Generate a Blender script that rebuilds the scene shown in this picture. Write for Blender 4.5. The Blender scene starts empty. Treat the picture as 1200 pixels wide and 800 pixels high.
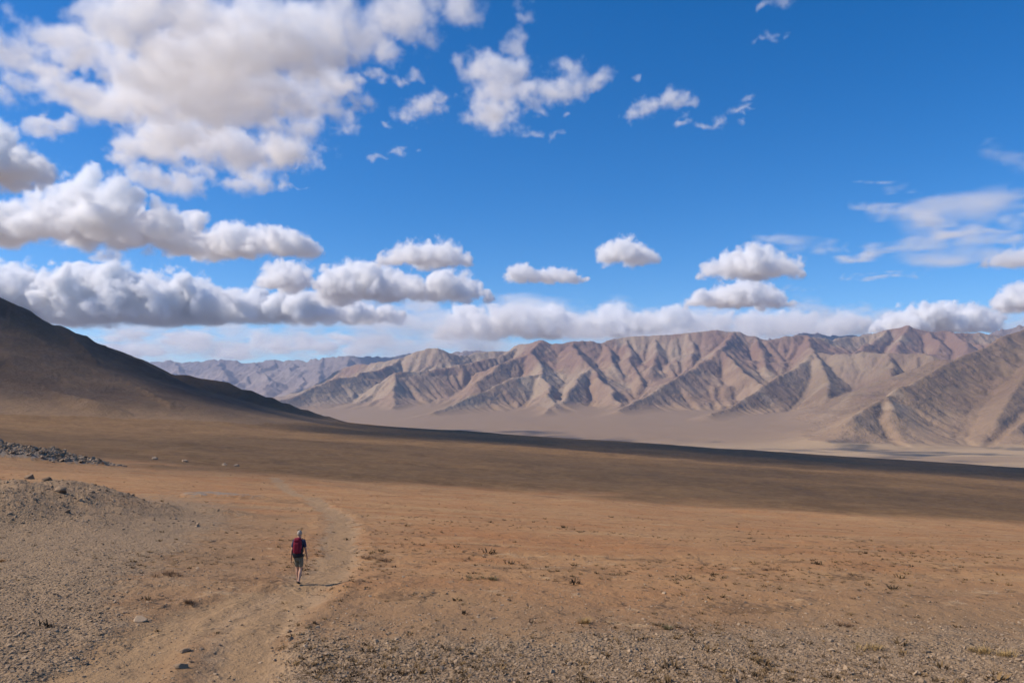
import bpy, bmesh, math, random
import numpy as np
from mathutils import Vector, Matrix, noise as mnoise
R = math.radians
sc = bpy.context.scene
# ------------------------------------------------------------------ camera
FPX = 933.3; PITCH = R(4.3)
cam_d = bpy.data.cameras.new('camera'); cam = bpy.data.objects.new('camera', cam_d)
sc.collection.objects.link(cam); sc.camera = cam
cam_d.lens = 28.0; cam_d.sensor_width = 36.0
cam_d.clip_start = 0.1; cam_d.clip_end = 400000
cam.location = (0, 0, 0); cam.rotation_euler = (R(90) + PITCH, 0, 0)
# ------------------------------------------------------------------ sun and sky
SUN_AZ = R(-96); SUN_EL = R(42)       # azimuth measured from straight ahead (+y), negative = left
SUN = Vector((math.sin(SUN_AZ)*math.cos(SUN_EL), math.cos(SUN_AZ)*math.cos(SUN_EL), math.sin(SUN_EL)))
sun_d = bpy.data.lights.new('sun', 'SUN'); sun = bpy.data.objects.new('sun', sun_d)
sc.collection.objects.link(sun)
sun_d.energy = 5.0; sun_d.angle = R(0.5); sun_d.color = (1.0, 0.885, 0.75)
sun.rotation_euler = SUN.to_track_quat('Z', 'Y').to_euler()
w = bpy.data.worlds.new('World'); sc.world = w; w.use_nodes = True
nt = w.node_tree; bg = nt.nodes['Background']
sky = nt.nodes.new('ShaderNodeTexSky'); sky.sky_type = 'NISHITA'; sky.sun_disc = False
sky.sun_elevation = SUN_EL; sky.sun_rotation = SUN_AZ
sky.altitude = 2500; sky.air_density = 1.0; sky.dust_density = 1.3; sky.ozone_density = 3.0
hs = nt.nodes.new('ShaderNodeHueSaturation'); hs.inputs['Saturation'].default_value = 1.38
hs.inputs['Hue'].default_value = 0.504
nt.links.new(sky.outputs[0], hs.inputs['Color']); nt.links.new(hs.outputs[0], bg.inputs['Color'])
bg.inputs['Strength'].default_value = 0.148
vs = sc.view_settings
vs.view_transform = 'Standard'; vs.look = 'None'; vs.exposure = 0.08; vs.gamma = 1.0; vs.use_curve_mapping = False
# ------------------------------------------------------------------ render settings
cy = sc.cycles
cy.use_denoising = True; cy.denoiser = 'OPENIMAGEDENOISE'
cy.max_bounces = 12; cy.diffuse_bounces = 2; cy.glossy_bounces = 1; cy.transparent_max_bounces = 128
cy.volume_bounces = 10; cy.volume_step_rate = 1.5; cy.volume_max_steps = 512
cy.use_adaptive_sampling = True; cy.adaptive_threshold = 0.02

def ray(px, py):
    """direction through a pixel of the 1200x800 frame, used once to place far things in the world"""
    x = (px-600)/FPX; u = (400-py)/FPX
    c, s = math.cos(PITCH), math.sin(PITCH)
    return Vector((x, c - s*u, s + c*u))

def tag(o, label=None, cat=None, group=None, kind=None):
    if label: o['label'] = label
    if cat: o['category'] = cat
    if group: o['group'] = group
    if kind: o['kind'] = kind
    return o
random.seed(3)
# ------------------------------------------------------------------ clouds (real volumes of droplets at their true height)
def vol_material(name, ext, col=(1,1,1), aniso=0.1):
    m = bpy.data.materials.new(name); m.use_nodes = True
    n = m.node_tree.nodes; n.clear(); L = m.node_tree.links
    out = n.new('ShaderNodeOutputMaterial'); v = n.new('ShaderNodeVolumeScatter')
    at = n.new('ShaderNodeAttribute'); at.attribute_name = 'density'
    mu = n.new('ShaderNodeMath'); mu.operation = 'MULTIPLY'; mu.inputs[1].default_value = ext
    v.inputs['Color'].default_value = (*col, 1); v.inputs['Anisotropy'].default_value = aniso
    L.new(at.outputs['Fac'], mu.inputs[0]); L.new(mu.outputs[0], v.inputs['Density'])
    L.new(v.outputs[0], out.inputs['Volume'])
    return m

class NB:
    """small helper to write node trees as expressions"""
    def __init__(s, tree): s.t = tree
    def node(s, t, **k):
        n = s.t.nodes.new(t)
        for a, b in k.items(): setattr(n, a, b)
        return n
    def put(s, sock, v):
        if hasattr(v, 'is_output'): s.t.links.new(v, sock)
        else: sock.default_value = v
    def m(s, op, *a):
        n = s.node('ShaderNodeMath', operation=op)
        for i, v in enumerate(a): s.put(n.inputs[i], v)
        return n.outputs[0]
    def v(s, op, *a):
        n = s.node('ShaderNodeVectorMath', operation=op)
        for i, v in enumerate(a):
            if op == 'SCALE' and i == 1: s.put(n.inputs['Scale'], v)
            else: s.put(n.inputs[i], v)
        return n.outputs['Value'] if op in ('LENGTH', 'DISTANCE', 'DOT_PRODUCT') else n.outputs[0]
    def noise(s, vec, scale, detail, rough=.5, col=False, lac=2.0):
        n = s.node('ShaderNodeTexNoise')
        s.put(n.inputs['Vector'], vec); n.inputs['Scale'].default_value = scale
        n.inputs['Detail'].default_value = detail; n.inputs['Roughness'].default_value = rough
        n.inputs['Lacunarity'].default_value = lac
        return n.outputs['Color'] if col else n.outputs[0]
    def smooth(s, x, a, b, lo=0., hi=1.):
        n = s.node('ShaderNodeMapRange', interpolation_type='SMOOTHSTEP')
        s.put(n.inputs['Value'], x); s.put(n.inputs['From Min'], a); s.put(n.inputs['From Max'], b)
        n.inputs['To Min'].default_value = lo; n.inputs['To Max'].default_value = hi
        return n.outputs[0]

def make_cloud(name, pts, rad, mat, nsize, base=None, base_soft=60., erode=.9, gain=2.5, warp=.5,
               vox=20., flat=1.0, stretch=(1,1,1), detail=4, bias=0.0, rough=.6, split=True, holes=0.):
    """a cloud: puff centres (world), their radii, broken up by noise and cut flat at its base"""
    pts = np.array(pts, float); rad = np.array(rad, float)
    c = pts.mean(0); P = pts - c
    me = bpy.data.meshes.new(name); me.from_pydata([tuple(p) for p in P], [], [])
    a = me.attributes.new('rad', 'FLOAT', 'POINT'); a.data.foreach_set('value', rad)
    o = bpy.data.objects.new(name, me); o.location = c; sc.collection.objects.link(o)
    ext = rad[:, None]*1.25*np.array([1, 1, flat])
    lo = (P - ext).min(0); hi = (P + ext).max(0)
    if base is not None: lo[2] = max(lo[2], base - c[2] - base_soft)
    res = np.clip(((hi-lo)/vox).astype(int), 4, 520)
    g = bpy.data.node_groups.new(name, 'GeometryNodeTree'); b = NB(g)
    g.interface.new_socket('Geometry', in_out='INPUT', socket_type='NodeSocketGeometry')
    g.interface.new_socket('Geometry', in_out='OUTPUT', socket_type='NodeSocketGeometry')
    gi = b.node('NodeGroupInput'); go = b.node('NodeGroupOutput')
    pos = b.node('GeometryNodeInputPosition').outputs[0]
    seed = Vector((random.random()*500, random.random()*500, random.random()*500))
    q = b.v('ADD', b.v('MULTIPLY', pos, (stretch[0]/nsize, stretch[1]/nsize, stretch[2]/nsize)), tuple(seed))
    wv = b.v('SCALE', b.v('SUBTRACT', b.noise(q, .9, 2, .5, col=True), (.5, .5, .5)), warp*nsize*2)
    p = b.v('ADD', pos, wv)
    if flat != 1.0: p = b.v('MULTIPLY', p, (1, 1, 1/flat))
    pin = gi.outputs[0]
    if flat != 1.0:
        sp = b.node('GeometryNodeSetPosition'); g.links.new(pin, sp.inputs[0])
        b.put(sp.inputs['Position'], b.v('MULTIPLY', b.node('GeometryNodeInputPosition').outputs[0], (1, 1, 1/flat)))
        pin = sp.outputs[0]
    na = b.node('GeometryNodeInputNamedAttribute', data_type='FLOAT'); na.inputs['Name'].default_value = 'rad'
    def field(geo):
        sn = b.node('GeometryNodeSampleNearest', domain='POINT')
        g.links.new(geo, sn.inputs['Geometry']); b.put(sn.inputs['Sample Position'], p)
        s1 = b.node('GeometryNodeSampleIndex', data_type='FLOAT_VECTOR', domain='POINT')
        g.links.new(geo, s1.inputs['Geometry']); g.links.new(sn.outputs[0], s1.inputs['Index'])
        g.links.new(b.node('GeometryNodeInputPosition').outputs[0], s1.inputs['Value'])
        s2 = b.node('GeometryNodeSampleIndex', data_type='FLOAT', domain='POINT')
        g.links.new(geo, s2.inputs['Geometry']); g.links.new(sn.outputs[0], s2.inputs['Index'])
        g.links.new(na.outputs[0], s2.inputs['Value'])
        return b.m('SUBTRACT', 1.0 + bias, b.m('DIVIDE', b.v('DISTANCE', p, s1.outputs[0]), s2.outputs[0]))
    if rad.max() > 1.6*rad.min() and split:
        se = b.node('GeometryNodeSeparateGeometry', domain='POINT')
        g.links.new(pin, se.inputs[0]); b.put(se.inputs['Selection'], b.m('GREATER_THAN', na.outputs[0], float(np.sqrt(rad.max()*rad.min()))))
        s = b.m('SMOOTH_MAX', field(se.outputs[0]), field(se.outputs[1]), .15)
    else: s = field(pin)
    f = b.noise(q, 2.2, detail, rough)
    s = b.m('ADD', s, b.m('MULTIPLY', b.m('SUBTRACT', f, .5), erode*2))
    if holes: s = b.m('ADD', s, b.m('MULTIPLY', b.m('SUBTRACT', b.noise(q, .75, 3, .5), .52), holes))
    dens = b.smooth(s, 0.0, 1.0/gain)
    dens = b.m('MULTIPLY', dens, b.m('ADD', .45, b.m('MULTIPLY', f, 1.1)))   # never quite even inside
    if base is not None:
        z = b.node('ShaderNodeSeparateXYZ'); g.links.new(pos, z.inputs[0])
        zb = b.m('ADD', z.outputs[2], b.m('MULTIPLY', b.m('SUBTRACT', f, .5), base_soft))
        dens = b.m('MULTIPLY', dens, b.smooth(zb, base - c[2] - base_soft*.3, base - c[2] + base_soft))
    vc = b.node('GeometryNodeVolumeCube')
    g.links.new(dens, vc.inputs['Density'])
    vc.inputs['Min'].default_value = tuple(lo); vc.inputs['Max'].default_value = tuple(hi)
    for i, ax in enumerate('XYZ'): vc.inputs['Resolution '+ax].default_value = int(res[i])
    sm = b.node('GeometryNodeSetMaterial'); sm.inputs['Material'].default_value = mat
    g.links.new(vc.outputs[0], sm.inputs[0]); g.links.new(sm.outputs[0], go.inputs[0])
    md = o.modifiers.new('cloud', 'NODES'); md.node_group = g
    me.materials.append(mat)
    tag(o, kind='stuff')
    print('CLOUD', name, [round(v) for v in c], res, int(np.prod(res)))
    return o


CM = vol_material('cloud_droplets', 0.0095)
CT = vol_material('cloud_droplets_thin', 0.0022)
CG = vol_material('cloud_droplets_great', 0.0082)
CF = vol_material('cloud_droplets_fringe', 0.0075)
CD = vol_material('cloud_droplets_dense', 0.020)
# ------------------------------------------------------------------ noise in numpy
rs = np.random.RandomState(11)
PERM = np.concatenate([rs.permutation(512)]*3).astype(np.int32)
GRAD = np.stack([np.cos(np.arange(512)*2*np.pi/512*37), np.sin(np.arange(512)*2*np.pi/512*37)], 1).astype(np.float32)
def perlin(x, y):
    x = np.asarray(x, np.float64); y = np.asarray(y, np.float64)
    xi = np.floor(x).astype(np.int64); yi = np.floor(y).astype(np.int64)
    xf = (x-xi).astype(np.float32); yf = (y-yi).astype(np.float32)
    u = xf*xf*xf*(xf*(xf*6-15)+10); v = yf*yf*yf*(yf*(yf*6-15)+10)
    def g(ix, iy, dx, dy):
        h = PERM[(PERM[ix & 511] + iy) & 511]
        return GRAD[h, 0]*dx + GRAD[h, 1]*dy
    a = g(xi, yi, xf, yf); b = g(xi+1, yi, xf-1, yf); c = g(xi, yi+1, xf, yf-1); d = g(xi+1, yi+1, xf-1, yf-1)
    return (a + u*(b-a) + v*((c + u*(d-c)) - (a + u*(b-a))))*1.5
def fbm(x, y, s, octv=4, gain=.5, lac=2.03):
    r = 0; a = 1.; f = 1./s
    for i in range(octv):
        r = r + a*perlin(x*f + i*17.3, y*f - i*9.1); a *= gain; f *= lac
    return r
def ridged(x, y, s, octv=4, gain=.5):
    r = 0; a = 1.; f = 1./s
    for i in range(octv):
        n = 1 - np.abs(perlin(x*f + i*31.7, y*f + i*5.3)); r = r + a*n*n; a *= gain; f *= 2.07
    return r
def sstep(x, a, b):
    t = np.clip((x-a)/(b-a), 0, 1); return t*t*(3-2*t)
def smax(a, b, k):
    h = np.clip(.5 + .5*(a-b)/k, 0, 1); return b*(1-h) + a*h + k*h*(1-h)

# ------------------------------------------------------------------ the lie of the land
DT = np.array([5, 8, 12, 17, 21, 27, 38, 60, 100, 180, 300, 600, 1100, 1800, 2200])
YT = np.array([1590, 1170, 936.5, 800, 738, 683.5, 641, 614, 599, 586, 573, 546, 524, 509, 508.])
ZT = -(YT-470)/FPX*DT
FLOOR = -360.
def tilt(d): return .02 + .045*sstep(np.log(d), math.log(20), math.log(200))
def fan_z(xi, d):
    zc = np.interp(np.log(d), np.log(DT), (YT-470)/FPX)
    z = -(zc + tilt(d)*(xi-600)/FPX)*d
    drop = np.maximum(d-1950, 0)
    return np.maximum(z - .13*drop**1.0*sstep(drop, 0, 500), FLOOR)
def px_to_d(x, y):
    ds = np.exp(np.linspace(math.log(6), math.log(1900), 4000))
    yy = 470 - FPX*fan_z(x, ds)/ds
    return float(np.interp(-y, -yy, ds))
def px_to_world(x, y):
    d = px_to_d(x, y); return ((x-600)/FPX*d, d)

def tents(x, y, ridges, slope, flute, amp, seed, wscale=400., wamp=.25):
    """greatest of many ridges with straight flanks; the flanks are cut by gullies running down from the crest"""
    best = np.full(x.shape, -1e9)
    wx = x + wamp*wscale*fbm(x+seed, y, wscale*1.5, 4); wy = y + wamp*wscale*fbm(x, y+seed*2, wscale*1.5, 4)
    for ri, R_ in enumerate(ridges):
        sl = slope; pts = R_
        if isinstance(R_, tuple): pts, sl = R_
        L = 0.
        W = [ray(px, py)*(D/ray(px, py).y) for px, py, D in pts]
        for a, b in zip(W[:-1], W[1:]):
            ex, ey = b.x-a.x, b.y-a.y; l2 = ex*ex+ey*ey; l = math.sqrt(l2)
            t = np.clip(((wx-a.x)*ex + (wy-a.y)*ey)/l2, 0, 1)
            dx = wx-(a.x+t*ex); dy = wy-(a.y+t*ey)
            dist = np.sqrt(dx*dx+dy*dy)
            side = np.sign(ex*dy-ey*dx)
            ang = np.arctan2(dy, dx)
            s = L + t*l + ang*flute*1.0
            fl = perlin(s/flute + ri*7.7 + side*3.3, dist/(flute*5) + ri) + .5*perlin(s/flute*2.3 + ri, dist/(flute*3))
            z = a.z + t*(b.z-a.z) - sl*1.2*dist*(1 - .40*np.minimum(dist/1400, 1)) - amp*(np.abs(fl)*1.2-.2)*np.minimum(dist/(flute*1.5), 1)
            best = np.maximum(best, z); L += l
    return best

RANGE = [
 # main crest
 [(395,431,16000),(430,424,15600),(475,417,15200),(502,408,14800),(512,408.5,14700),(535,415,15000),(555,411,15300),(590,410,15500),(605,405,14800),(622,400,14300),(635,397,14000),
  (647,402,14000),(667,400,14000),(705,397,14200),(732,393,14300),(770,391,14300),(810,389,14200),(840,385.5,14000),(860,387,13900),(900,395,13800),(927,391,13800),(945,392,13900),
  (975,395,14200),(997,394,14600),(1017,391,14600),(1040,386,14500),(1067,381,14400),(1090,385,14300),(1115,387.5,14200),(1142,388,14200),(1172,391,14200),(1240,392,14400)],
 [(475,418,15100),(435,434,13200),(400,440,12300),(360,454,11500),(335,465,11000),(312,477,10600)],
 [(610,404,14600),(575,418,13800),(540,424,13300),(512,430,12900),(470,434,12300),(458,455,11400),(452,482,10400)],


 [(635,398,14000),(624,412,13200),(632,428,12300),(631,436,11900),(600,441,11500),(570,455,10900),(535,469,10300),(500,486,9600)],
 [(631,433,12000),(640,448,11300),(652,480,10000)],
 [(624,412,13200),(592,424,12700),(560,446,11800)],
 [(667,401,14000),(682,415,13000),(690,427,12400),(700,440,11800),(718,458,11000),(728,476,10200)],
 [(690,428,12400),(672,450,11300),(655,470,10400),(636,487,9700)],
 [(705,397,14200),(712,412,13500),(722,428,12800)],
 [(732,393,14300),(738,412,13500),(745,432,12700),(752,448,12000)],
 [(770,391,14300),(772,412,13400),(762,432,12600)],
 [(810,389,14200),(812,405,13500),(808,418,12900)],
 [(858,387,13900),(850,400,13000),(847,408,12500),(820,422,11900),(790,441,11100),(755,461,10300),(722,481,9500)],
 [(847,408,12500),(862,424,11800),(880,438,11200),(895,452,10600)],
 [(885,391,13900),(892,410,13000),(897,428,12200)],
 [(945,392,13900),(952,405,12900),(957,413,12200),(930,430,11300),(893,454,10300),(855,474,9500),(835,487,9000)],
 [(957,413,12200),(966,430,11200),(972,447,10400),(975,474,9300)],
 [(965,414,12200),(985,413,12000),(1012,412,11700),(1040,412,11400),(1072,410.5,11100),(1095,416,10900),(1110,428,10600)],
 [(1040,412,11400),(1046,432,10600),(1052,458,9700)],
 [(1067,381,14400),(1055,396,13600),(1050,408,13000)], [(1090,385,14300),(1102,402,13300)], [(1115,387,14200),(1135,404,13000)],
 [(1040,386,14500),(1020,402,13600),(1000,410,13000)],
]
NEAR_RANGE = [
 [(1290,350,10400),(1230,374,9700),(1180,391,9300),(1150,407,8900),(1110,424,8400),(1070,447,7700),(1035,462,7200),(1012,477,6800),(1000,489,6550)],
 [(1240,400,8700),(1205,432,7900),(1185,460,7200),(1166,492,6500)], [(1260,440,7800),(1215,475,6900),(1190,500,6300)],
 [(1040,461,7200),(1045,480,6700)],
]
FAR_RANGE = [
 [(60,418,29000),(120,421,29000),(185,422,28500),(225,423.5,28000),(255,421,27500),(285,423.5,27000),(320,421.5,26500),(355,420.5,26000),(385,418,25500),(415,416,25000),(440,417,25000),(520,414,26000)],
 [(255,422,27500),(262,434,24500),(270,454,22000)], [(300,423,27000),(312,440,23500),(318,458,20500)], [(340,421,26200),(347,438,23500),(352,456,20500)],
 [(375,419,25600),(372,436,23000),(380,450,20500)], [(405,416,25200),(412,433,22500)], [(210,424,28000),(205,439,24500)],[(325,422,26300),(290,444,23500),(250,458,21500)],
]
PLATEAU = [[(880,402,22000),(925,391.5,21000),(945,390,21000),(1000,392,21000),(1020,388,20500)], [(520,413,21000),(560,409.5,21000),(600,411,20500)], [(1172,385,23000),(1190,381,23000),(1240,374,22500)]]
HILL = [
 [(-420,150,1500),(-200,262,1500),(-60,330,1500),(0,356,1500),(27,371,1500),(67,383,1520),(100,395,1540),(133,408,1560),(167,422,1580),(200,438,1600),(240,462,1600),(275,484,1560)],
 [(-500,110,1900),(-150,300,1900),(60,388,1900),(150,415,1900),(200,436,1900),(247,444.5,1880),(283,455,1860),(333,472,1830),(367,486,1800),(392,496,1780)],
 [(0,356,1500),(-20,400,1330),(20,445,1200),(90,470,1120)],
 [(67,383,1520),(110,430,1400),(190,474,1270)],
]

CELL = 25.
def blur3(G):
    P = np.pad(G, 1, mode='edge'); P = (P[:-2] + 2*P[1:-1] + P[2:])/4
    return (P[:, :-2] + 2*P[:, 1:-1] + P[:, 2:])/4
def erode_land(G, cell, hard, drops=60000, rounds=14, steps=70, k=5.0, kmax=14.):
    """water drops run down the steepest way; where many pass, the slope is cut into gullies"""
    rr = np.random.RandomState(5); ny, nx = G.shape; H_ = G.copy()
    for it in range(rounds):
        gy_, gx_ = np.gradient(blur3(H_), cell)
        steep = np.hypot(gx_, gy_)
        pr = np.clip(steep-.08, 0, .5).ravel(); pr = pr/pr.sum()
        q = rr.choice(H_.size, drops, p=pr)
        py = np.clip(q//nx + rr.rand(drops), 2, ny-4); px = np.clip(q % nx + rr.rand(drops), 2, nx-4)
        vx = np.zeros(drops); vy = np.zeros(drops); F = np.zeros(H_.size)
        for st in range(steps):
            i = py.astype(int); j = px.astype(int)
            idx = i*nx+j
            F += np.bincount(idx, minlength=H_.size)
            vx = vx*.25 - gx_.ravel()[idx]*3; vy = vy*.25 - gy_.ravel()[idx]*3
            n = np.hypot(vx, vy) + 1e-6
            px = np.clip(px + vx/n*.9, 2, nx-4); py = np.clip(py + vy/n*.9, 2, ny-4)
        F = F.reshape(ny, nx)
        F = .5*F + .5*blur3(F)
        cut = np.minimum(k*np.sqrt(F/4.), kmax)*np.clip(steep*1.8-.12, 0, 1)*hard
        H_ = H_ - cut*.55 + .02*0
        # loose slopes slide back to their angle of rest
        for _ in range(2):
            B = blur3(H_); H_ = np.where(np.abs(H_-B) > cell*.22, H_*.7 + B*.3, H_)
    return H_

AZ0 = math.atan(600/FPX)
def build_land():
    # columns by bearing (dense inside the view), rows by distance (dense where the eye resolves them)
    xi = np.concatenate([np.linspace(-2200, -80, 50)[:-1], np.linspace(-80, 1280, 1180), np.linspace(1280, 3400, 50)[1:]])
    yy = np.concatenate([np.linspace(1590, 830, 60)[:-1], np.linspace(830, 604, 270)])
    d1 = np.interp(-yy, -YT, DT)
    d = np.concatenate([d1, np.exp(np.linspace(np.log(d1[-1]), np.log(2300), 330))[1:],
                        np.exp(np.linspace(np.log(2300), np.log(6000), 60))[1:], np.exp(np.linspace(np.log(6000), np.log(16500), 470))[1:],
                        np.exp(np.linspace(np.log(16500), np.log(31000), 160))[1:], np.exp(np.linspace(np.log(31000), np.log(70000), 14))[1:]])
    nr, nc = len(d), len(xi)
    D, XI = np.meshgrid(d, xi, indexing='ij')
    X = (XI-600)/FPX*D; Y = D
    XC = np.clip(XI, -500, 1700)
    Z = fan_z(XC, D)
    near = 1 - sstep(D, 1500, 2500)
    Z = Z + near*(.0035*np.minimum(D, 900)*fbm(X, Y, 260, 3) + .004*np.minimum(D, 300)*fbm(X+50, Y, 45, 3)*sstep(D, 30, 80) + .10*fbm(X, Y+9, 7, 3) + .035*fbm(X+3, Y, 1.3, 3))
    A = {}
    # mounds on the near left
    def mound(px, py, rx, ry, h, rough=.25, d=None):
        cx, cy = px_to_world(px, py)
        if d: cy = d; cx = (px-600)/FPX*d
        q = np.sqrt(((X-cx)/rx)**2 + ((Y-cy)/ry)**2) + rough*fbm(X+cx, Y, (rx+ry)*.3, 4)
        return h*(1-sstep(q, .0, 1.0))
    m1 = mound(-90, 0, 22, 20, 2.35, .24, d=52); m2 = mound(-80, 0, 60, 22, 9.0, .22, d=250); m3 = mound(265, 0, 8, 6, .5, .3, d=95)
    Z = Z + m1 + m2*(.75+.22*ridged(X, Y, 6, 3)) + m3
    A['rubble'] = np.clip(m2/2.0, 0, 1) + np.clip(m3/.5, 0, 1)*.7
    A['mound'] = np.clip(m1/1.2, 0, 1)
    Z = Z + A['mound']*.16*fbm(X, Y, 2.6, 5, .6)
    ground = Z.copy()
    # far side: fans at the foot of the ranges, then the ranges
    sel = D[:, 0] > 5400; sl = slice(int(np.argmax(sel)), nr)
    x, y, dd = X[sl], Y[sl], D[sl]
    def fan_at(x, y):
        xi_ = 600 + FPX*x/y
        f = FLOOR + .070*np.maximum(y-6600 - 1200*np.clip((900-xi_)/900, -1, 1) + 400*fbm(x, y, 2500, 2), 0) + 4*fbm(x, y, 500, 3)*sstep(y, 5400, 7000)
        return np.minimum(f, FLOOR + 360)
    # the main range on a square grid, worn down by running water
    gx = np.arange(-9600, 12600, CELL); gy = np.arange(5800, 17200, CELL)
    GX, GY = np.meshgrid(gx, gy)
    fan = fan_at(GX, GY)
    a = tents(GX, GY, RANGE, .62, 420., 22., 3., 700., .14)
    b = tents(GX, GY, NEAR_RANGE, .54, 380., 12., 8., 500., .12)
    mt = np.maximum(a, b)
    lift = np.clip((mt-fan)/500, 0, 1)
    mt = mt + lift*(34*fbm(GX, GY, 600, 5, .55) - 18*np.abs(fbm(GX+900, GY, 300, 4, .55)))
    base = smax(mt, fan, 150.)
    worn = erode_land(base.copy(), CELL, np.where(b > a, .50, 1.)*np.clip(.85 + 1.1*fbm(GX, GY, 1900, 3), .25, 1.7))
    def samp(G, x, y):
        u = np.clip((x-gx[0])/CELL, 0, len(gx)-1.001); v = np.clip((y-gy[0])/CELL, 0, len(gy)-1.001)
        i = v.astype(int); j = u.astype(int); u = u-j; v = v-i
        return G[i, j]*(1-u)*(1-v) + G[i, j+1]*u*(1-v) + G[i+1, j]*(1-u)*v + G[i+1, j+1]*u*v
    inside = (x > gx[0]+50) & (x < gx[-1]-50) & (y > gy[0]) & (y < gy[-1]-50)
    m1_ = np.where(inside, samp(worn, x, y), fan_at(x, y)); fan = fan_at(x, y)
    lift = np.clip((m1_-fan)/500, 0, 1)
    m1_ = m1_ + lift*(1-.75*sstep(x-.22*y, -200, 600)*sstep(-y, -10500, -8800))*((10*fbm(x, y, 170, 5, .6) - 14*np.abs(fbm(x+400, y, 210, 4, .6)) + 4))
    c = tents(x, y, FAR_RANGE, .50, 800., 110., 5., 1200., .16)
    e = tents(x, y, PLATEAU, .45, 500., 60., 15., 600., .15)
    c = np.maximum(c, e); c = c + np.clip((c-fan)/600, 0, 1)*(60*fbm(x, y, 700, 5, .55) - 70*np.abs(fbm(x+900, y, 500, 4, .55)))
    ex_ = sstep(x, gx[0], gx[0]+900)*sstep(-x, -gx[-1], -gx[-1]+900)*sstep(-y, -gy[-1], -gy[-1]+500)
    m1_ = fan*(1-ex_) + m1_*ex_
    z = np.maximum(m1_, smax(c, fan, 90.))
    edge_ = sstep(y, gy[0], gy[0]+300)
    z = fan_z(np.clip(XI[sl], -500, 1700), dd)*(1-edge_) + z*edge_
    Z[sl] = z
    A['range'] = np.zeros_like(Z); A['range'][sl] = sstep(z-fan, 20, 60)
    kind = np.zeros(Z.shape, np.int8)
    kr = np.where((z-fan) > 35, 2, 0); kr = np.where((kr == 2) & ((c > m1_+1) | (dd > 17000)), 3, kr)
    kind[sl] = kr
    # the hill on the left
    sh = slice(int(np.argmax(D[:, 0] > 500)), int(np.argmax(D[:, 0] > 2900)))
    x, y = X[sh], Y[sh]
    hl = tents(x, y, HILL, .48, 130., 3.5, 21., 260., .10)
    hl = hl + np.clip((hl-ground[sh])/150, 0, 1)*(3.5*fbm(x, y, 60, 4) + 7*fbm(x, y, 240, 3))
    z = smax(hl, ground[sh], 45.)
    Z[sh] = z
    A['hill'] = np.zeros_like(Z); A['hill'][sh] = sstep(z-ground[sh], 2, 40)
    kind[sh] = np.where(z-ground[sh] > 6, 4, kind[sh])
    # wheel tracks
    def dist_line(pts):
        W = [px_to_world(*p) for p in pts]; best = np.full(X.shape, 1e9)
        for (ax, ay), (bx, by) in zip(W[:-1], W[1:]):
            ex, ey = bx-ax, by-ay; t = np.clip(((X-ax)*ex+(Y-ay)*ey)/(ex*ex+ey*ey), 0, 1)
            best = np.minimum(best, np.hypot(X-(ax+t*ex), Y-(ay+t*ey)))
        return best
    wob = .25*fbm(X, Y, 3.0, 3)
    t1 = dist_line([(225,1100),(262,900),(285,800),(303,745),(322,712),(352,690),(385,668),(402,647),(401,628),(406,610),(392,597),(365,584),(340,571),(324,560)]) + wob*(1+D/60)
    t2 = dist_line([(-60,1000),(60,850),(120,795),(180,748),(240,714),(310,694),(352,690)]) + wob*1.5
    t3 = dist_line([(402,612),(450,606),(520,600)]) + wob*6
    wd = .80 + D*.0025
    tr = np.maximum(1-sstep(t1, wd*.5, wd*1.5), .9*(1-sstep(t2, .5, 1.6)))
    tr = np.maximum(tr, .3*(1-sstep(dist_line([(385,640),(400,618),(385,598),(330,592)]), 1, 12+wob*8)))
    A['trail'] = np.clip(tr, 0, 1)
    A['worn'] = np.maximum(1-sstep(np.abs(t1-wd*.9), .1, .55), (1-sstep(t1, wd*.5, wd*1.4))*sstep(D, 45, 80)*.6)
    core = ((t1 < wd*1.05) | ((t2 < .75)))
    Z = Z - (.09*A['trail'] - .05*np.exp(-((t1-wd*1.7)/.35)**2) - .04*np.exp(-((t2-1.6)/.35)**2))*(D < 90)
    kind = np.where((kind == 0) & core & (D < 400), 1, kind)
    YI = 470 - FPX*Z/D
    # gravel patches, bare red soil, scrub darkened partly for cloud shade
    gx = fbm(X, Y, 9, 4); gl = fbm(X+70, Y, 30, 4)
    grav = sstep(YI - (742 - .10*np.abs(XI-420)*0) + 18*gx + 10*gl, -38, 30)*sstep(XI-310 + 10*gx, -20, 25)
    grav = np.maximum(grav, sstep(130 - XI - (YI-740)*1.0 + 60*gx, -110, 90)*sstep(YI, 560, 600))
    grav = np.maximum(grav, A['mound'])
    A['gravel'] = np.clip(grav, 0, 1)*(1-.9*A['trail'])*(D < 400)
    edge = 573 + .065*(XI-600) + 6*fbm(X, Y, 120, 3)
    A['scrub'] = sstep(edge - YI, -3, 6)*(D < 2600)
    A['dull'] = np.maximum(sstep(YI + 14*gx, 655, 730), sstep(400 - XI + 40*gx, 0, 130)*sstep(YI + 8*gx, 588, 615))
    A['red'] = np.clip(.5+.5*gl + .5*sstep(YI, 555, 600)*sstep(690-YI, -20, 60), 0, 1)
    return X, Y, Z, D, XI, YI, kind, A
X, Y, Z, LD, XI, YI, KIND, ATT = build_land()
print('LAND', X.shape)

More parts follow.
